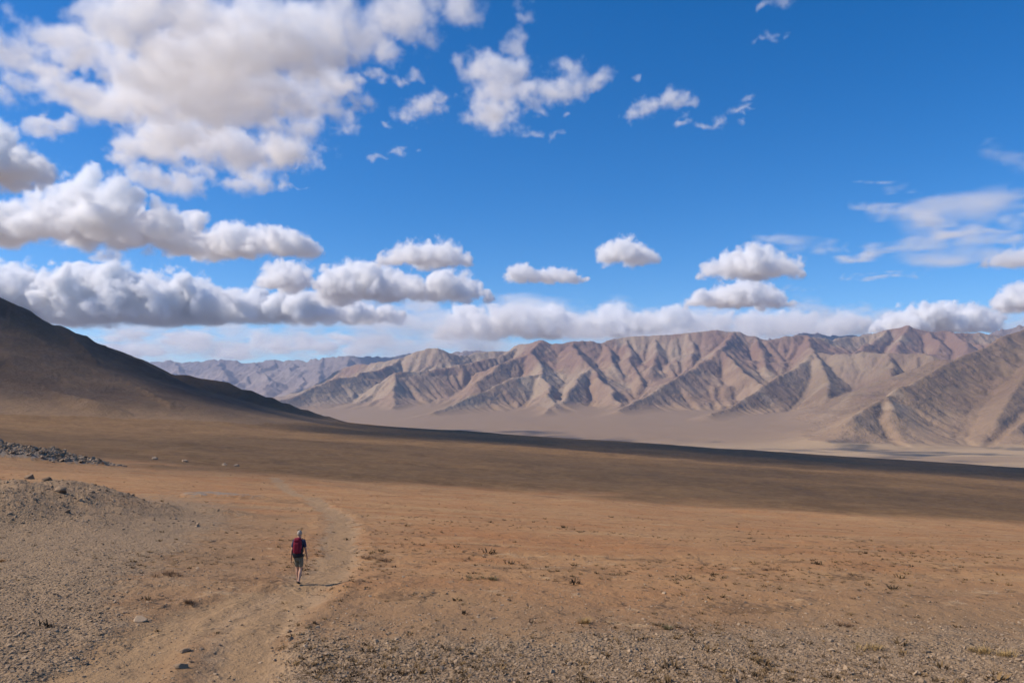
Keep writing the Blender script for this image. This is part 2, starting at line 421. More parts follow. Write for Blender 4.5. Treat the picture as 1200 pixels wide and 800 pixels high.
def ground_z(x, y):
    """height of the near ground, bilinear in the land's own rows and columns"""
    d = LD[:, 0]; xr = XI[0]
    i = np.clip(np.searchsorted(d, y)-1, 0, len(d)-2); xi_ = 600 + FPX*x/y
    j = np.clip(np.searchsorted(xr, xi_)-1, 0, len(xr)-2)
    u = (y-d[i])/(d[i+1]-d[i]); v = (xi_-xr[j])/(xr[j+1]-xr[j])
    return (Z[i, j]*(1-u)*(1-v) + Z[i+1, j]*u*(1-v) + Z[i, j+1]*(1-u)*v + Z[i+1, j+1]*u*v)
def hit(px, py):
    """where the sight line through a pixel meets the finished ground"""
    ys = np.exp(np.linspace(math.log(14), math.log(900), 6000)); g = ground_z((px-600)/FPX*ys, ys)
    k = np.nonzero(g >= math.tan(math.atan((400-py)/FPX)+PITCH)*ys)[0]
    y = float(ys[k[0]]) if len(k) else px_to_d(px, py)
    return (px-600)/FPX*y, y
def att_at(name, x, y):
    d = LD[:, 0]; xr = XI[0]
    i = np.clip(np.searchsorted(d, y)-1, 0, len(d)-1); j = np.clip(np.searchsorted(xr, 600+FPX*x/y)-1, 0, len(xr)-1)
    return ATT[name][i, j]

def mesh_np(name, verts, quads, mat, attrs=None, parent=None, smooth=True, n=4):
    me = bpy.data.meshes.new(name)
    me.vertices.add(len(verts)); me.vertices.foreach_set('co', np.ascontiguousarray(verts, np.float32).ravel())
    me.loops.add(quads.size); me.loops.foreach_set('vertex_index', np.ascontiguousarray(quads, np.int32).ravel())
    me.polygons.add(len(quads)); me.polygons.foreach_set('loop_start', np.arange(0, quads.size, n, dtype=np.int32))
    me.update(calc_edges=True)
    me.polygons.foreach_set('use_smooth', np.full(len(quads), smooth))
    for k, v in (attrs or {}).items():
        a = me.attributes.new(k, 'FLOAT', 'POINT'); a.data.foreach_set('value', np.ascontiguousarray(v, np.float32).ravel())
    me.materials.append(mat)
    o = bpy.data.objects.new(name, me); sc.collection.objects.link(o)
    if parent: o.parent = parent
    return o

def land_objects(mats):
    nr, nc = X.shape
    idx = np.arange(nr*nc).reshape(nr, nc)
    Q = np.stack([idx[:-1, :-1], idx[:-1, 1:], idx[1:, 1:], idx[1:, :-1]], -1).reshape(-1, 4)
    fk = KIND[:-1, :-1].ravel()
    V = np.stack([X, Y, Z], -1).reshape(-1, 3)
    for k, name in ((0, 'ground'), (1, 'path'), (2, 'mountains'), (3, 'far_mountains'), (4, 'hill')):
        q = Q[fk == k]
        if not len(q): continue
        u, inv = np.unique(q, return_inverse=True)
        o = mesh_np(name, V[u], inv.reshape(-1, 4), mats[name], {a: v.ravel()[u] for a, v in ATT.items()})
        tag(o, kind='structure')
        print(name, len(u))
# ------------------------------------------------------------------ materials
def new_mat(name):
    m = bpy.data.materials.new(name); m.use_nodes = True
    b = NB(m.node_tree); p = m.node_tree.nodes['Principled BSDF']
    p.inputs['Roughness'].default_value = .95; p.inputs['Specular IOR Level'].default_value = .15
    return m, b, p
def mixc(b, f, c1, c2, mode='MIX'):
    n = b.node('ShaderNodeMix', data_type='RGBA', blend_type=mode)
    b.put(n.inputs[0], f)
    for s, c in ((n.inputs[6], c1), (n.inputs[7], c2)):
        if isinstance(c, tuple): s.default_value = (*c, 1)
        else: b.t.links.new(c, s)
    return n.outputs[2]
def att(b, name):
    n = b.node('ShaderNodeAttribute'); n.attribute_name = name; return n.outputs['Fac']
def bump(b, p, h, dist, strength=1.0):
    n = b.node('ShaderNodeBump'); n.inputs['Strength'].default_value = strength; n.inputs['Distance'].default_value = dist
    b.t.links.new(h, n.inputs['Height']); b.t.links.new(n.outputs[0], p.inputs['Normal'])
def plain(name, col, rough=.8, var=.0, scale=20., bumpd=0):
    m, b, p = new_mat(name); p.inputs['Roughness'].default_value = rough
    if var:
        tc = b.node('ShaderNodeTexCoord').outputs['Object']; n = b.noise(tc, scale, 4)
        c = mixc(b, n, tuple(x*(1-var) for x in col), tuple(min(1, x*(1+var)) for x in col))
        b.t.links.new(c, p.inputs['Base Color'])
        if bumpd: bump(b, p, n, bumpd)
    else: p.inputs['Base Color'].default_value = (*col, 1)
    return m

def ground_material():
    m, b, p = new_mat('dry_ground')
    P = b.node('ShaderNodeNewGeometry').outputs['Position']
    n_big = b.smooth(b.noise(P, 1/70., 5, .6), .35, .65); n_mid = b.smooth(b.noise(P, 1/9., 5, .6), .35, .65)
    n_sm = b.smooth(b.noise(P, 1.1, 5, .65), .3, .7); n_fine = b.noise(P, 9., 4, .7)
    n_streak = b.smooth(b.noise(b.v('MULTIPLY', P, (.35, 1., 1.)), 1/5., 5, .65), .42, .68)
    red = mixc(b, n_big, (.305, .143, .058), (.350, .182, .080))
    col = mixc(b, b.m('MULTIPLY', n_mid, .7), red, (.330, .192, .090))
    col = mixc(b, b.m('MULTIPLY', n_streak, .55), col, (.385, .240, .115))
    dots = b.smooth(b.noise(P, .9, 3, .6), .58, .72)
    col = mixc(b, b.m('MULTIPLY', dots, .55), col, (.155, .092, .048))
    col = mixc(b, b.m('MULTIPLY', att(b, 'dull'), .75), col, mixc(b, n_fine, (.185, .117, .062), (.285, .186, .103)))
    speck = b.smooth(b.noise(b.v('MULTIPLY', P, (.7, 1., 1.)), 1/2.2, 4, .7), .56, .68)
    speck2 = b.smooth(b.noise(b.v('MULTIPLY', P, (.5, 1., 1.)), 1/9., 5, .7), .55, .70)
    col = mixc(b, b.m('MULTIPLY', b.m('MAXIMUM', speck, speck2), .62), col, (.150, .085, .042))
    pale = b.smooth(b.noise(b.v('MULTIPLY', P, (.8, 1., 1.)), 1/1.6, 3, .75), .60, .70)
    col = mixc(b, b.m('MULTIPLY', pale, .5), col, (.430, .300, .170))
    # grey gravel
    vor = b.node('ShaderNodeTexVoronoi'); b.put(vor.inputs['Vector'], P); vor.inputs['Scale'].default_value = 11.
    gcol = mixc(b, n_fine, (.130, .088, .050), (.325, .225, .130))
    gv = b.node('ShaderNodeSeparateColor'); b.t.links.new(vor.outputs['Color'], gv.inputs[0])
    gcol = mixc(b, b.m('MULTIPLY', gv.outputs[0], .5), gcol, (.345, .250, .165))
    g = b.smooth(b.m('ADD', att(b, 'gravel'), b.m('MULTIPLY', b.m('SUBTRACT', n_sm, .5), .5)), .2, .8)
    col = mixc(b, b.m('MULTIPLY', g, .85), col, gcol)
    # trodden track
    t = b.smooth(b.m('ADD', att(b, 'trail'), b.m('MULTIPLY', b.m('SUBTRACT', n_sm, .5), .5)), .15, .9)
    col = mixc(b, b.m('MULTIPLY', t, .92), col, mixc(b, n_fine, (.250, .158, .082), (.330, .216, .116)))
    col = mixc(b, b.m('MULTIPLY', b.m('MULTIPLY', att(b, 'worn'), n_sm), .5), col, (.385, .258, .150))
    # brown scrub cover further out, some cloud shade in its colour; the grey rubble
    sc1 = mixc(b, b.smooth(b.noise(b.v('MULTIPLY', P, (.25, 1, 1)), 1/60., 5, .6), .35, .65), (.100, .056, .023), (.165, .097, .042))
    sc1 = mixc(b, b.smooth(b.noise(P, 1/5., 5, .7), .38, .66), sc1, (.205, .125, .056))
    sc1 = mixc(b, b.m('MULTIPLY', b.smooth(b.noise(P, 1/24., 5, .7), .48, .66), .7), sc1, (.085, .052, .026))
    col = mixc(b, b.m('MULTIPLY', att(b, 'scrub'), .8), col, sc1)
    rub = mixc(b, b.noise(P, .5, 5, .7), (.110, .085, .062), (.370, .290, .215))
    col = mixc(b, b.smooth(b.m('ADD', att(b, 'rubble'), b.m('MULTIPLY', b.m('SUBTRACT', n_sm, .5), .6)), .25, .6), col, rub)
    # pale floor of the far valley
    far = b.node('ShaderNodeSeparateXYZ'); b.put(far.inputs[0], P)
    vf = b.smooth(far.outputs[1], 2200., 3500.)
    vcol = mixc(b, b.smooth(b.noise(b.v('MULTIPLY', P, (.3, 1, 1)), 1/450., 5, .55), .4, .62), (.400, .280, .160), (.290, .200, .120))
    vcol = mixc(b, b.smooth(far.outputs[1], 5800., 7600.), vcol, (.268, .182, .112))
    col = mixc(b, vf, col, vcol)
    b.t.links.new(col, p.inputs['Base Color'])
    h = b.m('ADD', b.m('ADD', b.m('MULTIPLY', n_fine, .05), b.m('MULTIPLY', n_sm, .06)), b.m('MULTIPLY', b.m('MULTIPLY', b.m('SUBTRACT', 1., vor.outputs['Distance']), g), .05))
    h = b.m('ADD', h, b.m('MULTIPLY', dots, .05)); h = b.m('ADD', h, b.m('MULTIPLY', b.m('MAXIMUM', speck, speck2), .10))
    bump(b, p, h, 1.0, .9)
    return m
def mountain_material(name, c_tan, c_dark, c_pale, c_olive):
    m, b, p = new_mat(name)
    P = b.node('ShaderNodeNewGeometry').outputs['Position']
    n1 = b.smooth(b.noise(P, 1/1500., 6, .6), .44, .60); n2 = b.smooth(b.noise(P, 1/420., 6, .62), .35, .65)
    n3 = b.noise(P, 1/70., 5, .65)
    xyz = b.node('ShaderNodeSeparateXYZ'); b.put(xyz.inputs[0], P)
    hi = b.smooth(b.m('ADD', xyz.outputs[2], b.m('MULTIPLY', b.m('SUBTRACT', n2, .5), 500.)), 150., 1000.)
    col = mixc(b, hi, c_tan, c_dark)
    col = mixc(b, b.m('MULTIPLY', n1, .70), col, c_pale)
    ol = b.smooth(b.m('ADD', xyz.outputs[0], b.m('MULTIPLY', b.m('SUBTRACT', n2, .5), 2500.)), 1700., 3700.)
    lo = b.smooth(xyz.outputs[1], 13400., 9500.)
    col = mixc(b, b.m('MULTIPLY', b.m('MULTIPLY', ol, lo), .9), col, c_olive)
    col = mixc(b, b.m('MULTIPLY', n2, .35), col, c_dark)
    col = mixc(b, b.m('MULTIPLY', b.smooth(n3, .35, .7), .35), col, mixc(b, n1, c_dark, c_tan))
    low = b.smooth(xyz.outputs[2], 40., -200.)
    col = mixc(b, b.m('MULTIPLY', low, .8), col, (.268, .182, .112))
    b.t.links.new(col, p.inputs['Base Color'])
    bump(b, p, b.m('ADD', n3, b.m('MULTIPLY', n2, 2.)), 13., .8)
    return m
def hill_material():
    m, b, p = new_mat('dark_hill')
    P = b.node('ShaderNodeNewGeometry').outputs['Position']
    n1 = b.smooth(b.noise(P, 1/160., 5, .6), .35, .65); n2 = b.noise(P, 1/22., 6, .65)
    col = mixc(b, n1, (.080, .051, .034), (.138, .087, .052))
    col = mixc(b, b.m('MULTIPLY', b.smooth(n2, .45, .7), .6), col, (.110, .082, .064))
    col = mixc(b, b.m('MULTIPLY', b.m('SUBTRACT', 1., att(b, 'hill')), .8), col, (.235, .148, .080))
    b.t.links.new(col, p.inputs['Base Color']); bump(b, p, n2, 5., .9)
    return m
GM = ground_material()
MM = mountain_material('mountain_rock', (.300, .206, .132), (.222, .138, .100), (.370, .295, .205), (.175, .118, .064))
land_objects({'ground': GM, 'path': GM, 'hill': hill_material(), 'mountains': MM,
              'far_mountains': mountain_material('far_mountain_rock', (.270, .205, .170), (.205, .160, .145), (.300, .240, .200), (.250, .190, .140))})
# ------------------------------------------------------------------ haze: the air over the whole scene, below the clouds
def make_haze():
    bm = bmesh.new(); bmesh.ops.create_cube(bm, size=1)
    me = bpy.data.meshes.new('haze'); bm.to_mesh(me); bm.free()
    o = bpy.data.objects.new('haze', me); sc.collection.objects.link(o)
    o.scale = (460000, 76000, 1480 + 400); o.location = (0, 33000, (1480-400)/2)
    m = bpy.data.materials.new('air'); m.use_nodes = True; n = m.node_tree.nodes; n.clear()
    out = n.new('ShaderNodeOutputMaterial'); v = n.new('ShaderNodeVolumePrincipled')
    v.inputs['Color'].default_value = (.46, .66, 1., 1); v.inputs['Density'].default_value = 1.9e-5; v.inputs['Anisotropy'].default_value = .2
    m.node_tree.links.new(v.outputs[0], out.inputs['Volume']); me.materials.append(m)
    tag(o, kind='stuff')
make_haze()
H = 2000.
def fill(lobes, k):
    """extra puffs between neighbouring lobes"""
    out = list(lobes)
    for _ in range(k):
        a = random.choice(lobes); near = sorted(lobes, key=lambda l: (l[0]-a[0])**2 + (l[1]-a[1])**2)[1:4]
        if not near: break
        b = random.choice(near); t = random.uniform(.25, .75)
        out.append((a[0]*(1-t)+b[0]*t, a[1]*(1-t)+b[1]*t, min(a[2], b[2])*random.uniform(.7, 1.0)))
    return out
def on_level(lobes, k=1.0):
    P, Q = [], []
    for x, y, r in fill(lobes, int(len(lobes)*k)):
        d = ray(x, y); t = (H + 120)/d.z; rr = r/FPX*t*d.length
        p = d*t; P.append((p.x, p.y, p.z + random.uniform(0, .25)*rr)); Q.append(rr)
    return P, Q
def upright(lobes, ybase, depth=.8, n=3, k=1.0, h=None):
    P, Q = [], []
    d0 = ray(600, ybase); D = (h or H)/d0.z*d0.y
    for x, y, r in fill(lobes, int(len(lobes)*k)):
        dd = ray(x, y); p = dd*(D/dd.y); rr = r/FPX*D
        for j in range(n):
            f = 1 + (random.uniform(-1, 1)*rr*depth*1.5/D if j else 0)
            P.append(tuple(p*f)); Q.append(rr*(1 if j == 0 else random.uniform(.6, .9)))
    return P, Q
def heap(ybase, lobes, mat=None, px=1.5, ns=1.0, k=1.0, soft=.35, h=None, **kw):
    P, Q = upright(lobes, ybase, k=k, h=h)
    D = float(np.mean([p[1] for p in P])); med = float(np.median(Q))
    a = dict(erode=1.15, gain=1.15, bias=.28, warp=.7, detail=5, stretch=(.8, .8, 1)); a.update(kw)
    make_cloud('cloud', P, Q, mat or CM, med*1.6*ns, base=h or H, base_soft=med*soft, vox=D/FPX*px, **a)

# the broad grey-bellied cloud overhead on the left, and the ragged ones beside it
BIG = [(20,65,32),(55,55,34),(90,75,20),(70,90,14),(110,30,30),(150,40,48),(200,10,45),(230,60,66),(290,60,76),(180,100,56),(60,112,34),(100,120,32),
       (140,135,48),(200,150,60),(250,130,66),(310,110,60),(360,60,66),(420,40,60),(480,25,48),(530,10,36),(380,128,32),(425,120,18),(400,150,14),
       (280,185,42),(230,185,36),(190,175,36),(330,180,34),(300,215,20),(350,150,32),(335,216,9),(352,214,7),(140,190,14),(165,205,20),(215,215,20),(75,155,14),(45,150,12)]
P, Q = on_level([l for l in BIG if l[0] < 345])
make_cloud('cloud', P, Q, CG, 280., base=H, base_soft=150, vox=8., flat=.5, erode=1.7, gain=1.1, detail=7, bias=.26, warp=.8, rough=.66, holes=3.8)
P, Q = on_level([(x, y, r*.85) for x, y, r in BIG if x >= 330] + [(545,18,16),(450,70,20),(395,100,18),(520,40,14),(560,4,12)], .4)
make_cloud('cloud', P, Q, CF, 230., base=H, base_soft=140, vox=8., flat=.45, erode=1.7, gain=.9, detail=7, bias=.24, warp=.9, rough=.66, holes=1.8)
B = [(605,50,18),(620,20,14),(590,95,34),(575,130,30),(590,145,22),(560,78,22),(540,70,13),(612,112,26),(640,112,22),(668,100,26),(700,92,15),(740,95,8),(625,157,9),(655,160,6)]
P, Q = on_level(B)
make_cloud('cloud', P, Q, CM, 190., base=H, base_soft=100, vox=9., flat=.5, erode=1.5, gain=1.0, detail=7, bias=.2, warp=.8, rough=.66)
for L_ in ([(500,125,20),(475,138,13),(455,148,6),(515,112,10)], [(740,137,12),(762,128,15),(790,120,18),(810,122,10),(797,146,9),(822,148,8),(845,146,9),(862,130,8),(878,118,7),(868,142,5)],
           [(437,185,7),(468,180,8),(490,175,4)], [(905,45,8),(885,50,5),(925,40,4)], [(915,2,12),(895,8,6)], [(410,95,14),(440,90,12),(470,100,8),(490,90,10)]):
    P, Q = on_level(L_)
    make_cloud('cloud', P, Q, CM, 120., base=H, base_soft=90, vox=8., flat=.5, erode=1.5, gain=.9, detail=6, bias=.22, warp=.8, rough=.66)
CB = vol_material('cloud_bank', 0.0036)
# heaped clouds further off, each flat at the same level
HH = 3300.                                          # the heaps over and beyond the ranges float higher
def heap(ybase, prof, mat=None, px=1.3, dens=1.0, soft=.5, nsz=1.0, deep=1.0, **kw):
    """a cumulus from its outline: tops (x, y) over a flat base; big puffs make the body, small ones the cauliflower top"""
    d0 = ray(600, ybase); D = HH/d0.z*d0.y; k = D/FPX
    xs = [p[0] for p in prof]; ys = [p[1] for p in prof]; wdt = xs[-1]-xs[0]
    hmax = ybase - min(ys); P, Q = [], []
    def put(x, y, r, f):
        dd = ray(x, y); p = dd*(D/dd.y)*(1+f); P.append(tuple(p)); Q.append(r*k)
    n = max(5, int(wdt/hmax*5*dens))
    for i in range(n):
        x = xs[0] + wdt*(i+random.random())/n; h = max(ybase - float(np.interp(x, xs, ys)), 2.)
        r = h*random.uniform(.42, .58); y = ybase - max(h - r*random.uniform(1., 1.25), .15*h)
        put(x, y, r, random.uniform(-1, 1)*h*1.1*deep*k/D)
    for i in range(n*4):
        x = xs[0] + wdt*random.random(); h = max(ybase - float(np.interp(x, xs, ys)), 2.)
        r = max(h*random.uniform(.16, .26), hmax*.11)
        y = ybase - h*random.uniform(.45, 1.0) + r*.8
        put(x, y, r, random.uniform(-1.2, .6)*h*deep*k/D)
    hm = hmax*k
    a = dict(erode=1.4, gain=1.3, bias=.20, warp=.7, detail=7, rough=.66, holes=1.3); a.update(kw)
    make_cloud('cloud', P, Q, mat or CM, hm*.62*nsz, base=HH, base_soft=hm*.3*soft, vox=k*px, **a)
heap(218, [(-110,175),(-60,150),(-10,150),(15,163),(35,172),(52,188),(66,205)], CD, gain=1.1, px=1.6)
heap(287, [(-70,240),(-20,236),(10,240),(35,232),(60,228),(85,218),(102,206),(120,211),(135,222),(150,240),(170,238),(185,245),(200,242),(220,250),(242,262)], px=1.1)
heap(304, [(195,294),(205,280),(222,274),(235,270),(255,268),(270,262),(290,268),(310,264),(330,267),(345,273),(362,280),(374,291)], px=1.1)
heap(340, [(303,332),(312,318),(325,308),(338,304),(352,312),(360,318),(372,334)], px=1.1)
heap(308, [(108,300),(118,290),(130,286),(142,296)], CT, gain=1.0); heap(300, [(165,292),(173,285),(182,293)], CT, gain=1.)
heap(313, [(443,303),(452,296),(468,288),(485,285),(500,282),(520,283),(535,289),(548,300)], px=1.1)
heap(332, [(593,322),(603,313),(615,309),(628,318),(640,314),(655,312),(670,316),(688,325)], px=1.1, gain=1.3)
heap(310, [(704,298),(712,288),(724,279),(736,278),(748,287),(762,292)], px=1.1)
heap(327, [(822,318),(832,307),(848,298),(862,292),(878,286),(892,287),(905,294),(922,302),(940,317)], px=1.1)
heap(361, [(806,352),(822,340),(840,334),(858,332),(872,327),(890,331),(905,338),(930,352)], px=1.1)
heap(314, [(1148,306),(1165,298),(1185,293),(1205,288),(1240,290)], CM, px=1.4, gain=1.0)
heap(366, [(1162,358),(1175,345),(1190,336),(1210,331),(1250,332)], px=1.2)
heap(354, [(382,330),(392,314),(410,308),(430,308),(445,314),(460,316),(478,322),(495,328),(515,320),(532,318),(548,328),(560,332),(576,346)], px=1.1)
# long bank low on the left and the bands along the horizon
heap(380, [(-120,315),(-60,310),(0,312),(35,315),(60,322),(85,312),(120,310),(130,318),(150,322),(168,316),(188,320),(205,327),(235,332),(262,338),(290,340),(320,346),(345,342),(362,342),(385,350),(410,352),(430,358),(450,362),(470,372)], CM, px=1.1, dens=1.0, nsz=.9, erode=1.35)
heap(397, [(515,378),(530,364),(550,358),(572,358),(590,362),(610,357),(635,356),(655,358),(675,364),(700,360),(722,358),(745,364),(770,366),(795,364),(820,370),(850,366),(890,368),(930,370),(970,368),(1010,370)], CB, px=1.1, dens=.8, nsz=1.3, gain=1.4, erode=1.4, bias=.16)
heap(391, [(1020,378),(1040,370),(1062,366),(1085,356),(1110,354),(1132,354),(1150,360),(1168,370)], px=1.1)
# pale sheets thinning out towards the horizon
CV = vol_material('cloud_sheet', 0.00065)
def sheet(x0, x1, y0, y1, n, r, mat, ybase, ns=1.0, **kw):
    P, Q = [], []; d0 = ray(600, ybase); D = HH/d0.z*d0.y; k = D/FPX
    for i in range(n):
        x = x0 + (x1-x0)*(i+random.random())/n; y = random.uniform(y0, y1); dd = ray(x, y)
        p = dd*(D/dd.y)*(1+random.uniform(-.12, .12)); P.append(tuple(p)); Q.append(r*k*random.uniform(.7, 1.3))
    a = dict(erode=1.2, gain=.8, bias=.3, warp=.8, detail=6, rough=.6, split=False); a.update(kw)
    make_cloud('cloud', P, Q, mat, r*k*1.1*ns, vox=k*1.6, flat=.45, stretch=(.45, .45, 1.3), **a)
sheet(60, 560, 396, 424, 34, 22, CV, 412); sheet(120, 420, 392, 416, 26, 12, CT, 414, gain=1.3, erode=1.3)
sheet(430, 900, 360, 408, 44, 28, CV, 398); sheet(820, 1260, 360, 384, 32, 24, CV, 392)
sheet(330, 520, 352, 385, 14, 24, CV, 398); sheet(-60, 330, 372, 410, 22, 22, CV, 408)
# thin ice cloud high on the right
CI = vol_material('ice_cloud', 0.0062)
def veil(line, r0, r1, mat, ns, n=26, **kw):
    """a streak of ice cloud drawn out by the wind along a line"""
    P, Q = [], []; L_ = [Vector((x, y)) for x, y in line]
    for i in range(n):
        t = (i+random.random())/n*(len(L_)-1); k = min(int(t), len(L_)-2); q = L_[k].lerp(L_[k+1], t-k)
        f = math.sin(math.pi*min(1, (i+1)/n*1.15))*.6 + .4
        d = ray(q.x, q.y + random.uniform(-.5, .5)*r0); s_ = 4500/d.z; p = d*s_
        P.append(tuple(p)); Q.append(random.uniform(r0, r1)*f/FPX*s_)
    make_cloud('cloud', P, Q, mat, ns, vox=24., flat=.3, erode=.75, gain=.30, bias=.52, warp=.8, detail=7, rough=.62, split=False, stretch=(.28, .8, 1), **kw)
CI2 = vol_material('ice_cloud_faint', 0.0026)
veil([(978,304),(1010,296),(1050,288),(1090,276),(1140,268),(1210,262),(1260,262)], 11, 22, CI, 700., 40)
veil([(1005,241),(1035,246),(1065,254),(1095,264),(1130,270),(1200,276),(1250,280)], 11, 23, CI, 700., 40)
veil([(1000,213),(1030,216),(1060,222),(1100,229),(1140,232)], 6, 10, CI, 600., 22)
veil([(1150,176),(1175,186),(1210,195),(1250,200)], 10, 20, CI2, 600., 18)
veil([(1070,250),(1120,244),(1170,240),(1240,238)], 28, 46, CI2, 900., 24)
veil([(1060,292),(1110,296),(1170,288),(1240,284)], 22, 36, CI2, 900., 22)
veil([(880,272),(920,284),(960,292),(1000,294)], 11, 19, CI2, 700., 22)
veil([(985,326),(1020,325),(1060,322),(1095,321)], 5, 8, CI, 600., 22)
veil([(880,342),(920,338),(970,337)], 5, 9, CI2, 600., 16)
CS2 = vol_material('cloud_droplets_shade', 0.0085); CS3 = vol_material('cloud_droplets_light', 0.0026)
CS = vol_material('cloud_droplets_veil', 0.0190)
# the clouds overhead to the left, outside the picture, that shade the hill and the far half of the plain
def overhead(spots, nsize, mat, **kw):
    P, Q = [], []
    for x, y, r in spots:
        P.append((x + SUN.x/SUN.z*H, y + SUN.y/SUN.z*H, H + 100)); Q.append(r)
    make_cloud('cloud', P, Q, mat, nsize, base=H, base_soft=80, vox=28., flat=.5, erode=.6, gain=1.2, bias=.35, warp=.6, detail=4, **kw)
overhead([(-1250,1600,240),(-1050,1560,210),(-880,1560,190),(-720,1580,180),(-580,1610,170),(-460,1680,160),(-380,1760,140),(-800,1750,200),(-1100,1760,220),(-620,1770,160)], 420., CS)
overhead([(x + random.uniform(-60, 60), y + random.uniform(-40, 40), random.uniform(200, 260)) for x in range(-250, 1700, 230) for y in (1340, 1530, 1730)], 330., CS2)
overhead([(x + random.uniform(-60, 60), y + random.uniform(-50, 50), random.uniform(120, 190)) for x in range(-450, 1150, 190) for y in (430, 580, 740) if y > 300 + .25*x], 300., CS3)
overhead([(-1250,1250,170),(-1080,1270,160),(-900,1290,150),(-740,1310,140),(-600,1350,130),(-1150,1130,120),(-980,1150,110)], 300., CS3)
# ---- CSHADOW END
# ------------------------------------------------------------------ stones and scrub
def rot_mats(n):
    q = rs.normal(size=(n, 4)); q /= np.linalg.norm(q, axis=1)[:, None]
    w_, x, y, z = q.T
    return np.stack([1-2*(y*y+z*z), 2*(x*y-z*w_), 2*(x*z+y*w_), 2*(x*y+z*w_), 1-2*(x*x+z*z), 2*(y*z-x*w_), 2*(x*z-y*w_), 2*(y*z+x*w_), 1-2*(x*x+y*y)], 1).reshape(n, 3, 3)
def ico(sub):
    bm = bmesh.new(); bmesh.ops.create_icosphere(bm, subdivisions=sub, radius=1)
    v = np.array([p.co[:] for p in bm.verts]); f = np.array([[p.index for p in q.verts] for q in bm.faces]); bm.free()
    return v, f
def sample_px(n, x0, x1, y0, y1):
    """points on the near ground, as dense in the picture as they lie to the eye"""
    px = rs.uniform(x0, x1, n); py = rs.uniform(y0, y1, n)
    dtab = np.exp(np.linspace(math.log(6), math.log(1900), 3000))
    d = np.interp(-(py - .03*(px-600)), -np.interp(np.log(dtab), np.log(DT), YT), dtab)
    return (px-600)/FPX*d, d
STONE_T = None
def stone_material():
    m, b, p = new_mat('stone')
    c = mixc(b, att(b, 'tint'), (.140, .095, .060), (.420, .305, .198))
    n = b.noise(b.node('ShaderNodeNewGeometry').outputs['Position'], 25., 4, .6)
    c = mixc(b, b.m('MULTIPLY', n, .6), c, (.290, .200, .125))
    b.t.links.new(c, p.inputs['Base Color']); bump(b, p, n, .02, .6)
    return m
SM = stone_material()
def scatter_stones(name, n, region, size, sub, keep):
    x, y = sample_px(n, *region)
    k = keep(x, y) > rs.uniform(0, 1, len(x)); x, y = x[k], y[k]
    n = len(x); v, f = ico(sub)
    r = size[0]*np.exp(size[1]*rs.normal(size=n)); r = np.clip(r, size[0]*.4, size[0]*4)
    sq = np.stack([np.ones(n), rs.uniform(.6, 1., n), rs.uniform(.35, .75, n)], 1)
    V = v[None]*(1 + .28*rs.normal(size=(n, len(v), 1)))*sq[:, None]
    V = np.einsum('nij,nvj->nvi', rot_mats(n), V)*r[:, None, None]
    V[..., 2] *= .75
    V += np.stack([x, y, ground_z(x, y) + r*.12], 1)[:, None]
    F = f[None] + (np.arange(n)*len(v))[:, None, None]
    t = np.repeat(np.clip((.62 if name == 'rubble' else .5) + .28*rs.normal(size=n), 0, 1), len(v))
    o = mesh_np(name, V.reshape(-1, 3), F.reshape(-1, 3), SM, {'tint': t}, smooth=False, n=3)
    tag(o, kind='stuff'); print(name, n)
    return o
grav = lambda x, y: np.clip(att_at('gravel', x, y)*1.1 - .05, .0, 1)
scatter_stones('gravel', 60000, (-60, 300, 545, 700), (.045, .5), 1, lambda x, y: .5*np.clip(att_at('mound', x, y), 0, 1)**.7)
loose = lambda x, y: .10 + .0*x
scatter_stones('gravel', 26000, (-60, 1260, 640, 860), (.024, .5), 1, grav)
scatter_stones('gravel', 80000, (-60, 1260, 545, 860), (.018, .40), 1, grav)
scatter_stones('gravel', 42000, (-60, 1260, 575, 860), (.020, .5), 1, lambda x, y: .55 - .35*att_at('trail', x, y))
def sample_ridge(n, *_):
    cx = (-80-600)/FPX*250
    return cx + rs.uniform(-5, 66, n), 250 + 20*rs.normal(size=n)*.55
_s = sample_px; sample_px = sample_ridge
scatter_stones('rubble', 9000, (), (.28, .55), 1, lambda x, y: np.clip(att_at('rubble', x, y)*1.3 - .15, 0, 1))
sample_px = _s

def scrub_material(name, a, c):
    m, b, p = new_mat(name)
    b.t.links.new(mixc(b, att(b, 'tint'), a, c), p.inputs['Base Color']); return m
SCR = scrub_material('dry_scrub', (.070, .046, .026), (.215, .135, .060))
def blades(n, r, h, lean=.9, wd=.012):
    """a tuft: n thin bent blades rising out of a low cushion"""
    a = rs.uniform(0, 2*np.pi, n); q = r*np.sqrt(rs.uniform(0, 1, n))*.6
    b0 = np.stack([np.cos(a)*q, np.sin(a)*q, np.zeros(n)], 1)
    a2 = a + rs.normal(size=n)*.7; le = lean*rs.uniform(.2, 1, n)*r; hh = h*rs.uniform(.5, 1, n)
    mid = b0 + np.stack([np.cos(a2)*le*.4, np.sin(a2)*le*.4, hh*.65], 1)
    tip = b0 + np.stack([np.cos(a2)*le, np.sin(a2)*le, hh], 1)
    sd = np.stack([-np.sin(a2), np.cos(a2), np.zeros(n)], 1)*wd
    V = np.stack([b0-sd, b0+sd, mid+sd*.7, mid-sd*.7, tip], 1)
    F = np.array([[0, 1, 2], [0, 2, 3], [3, 2, 4]])[None] + (np.arange(n)*5)[:, None, None]
    return V.reshape(-1, 3), F.reshape(-1, 3)
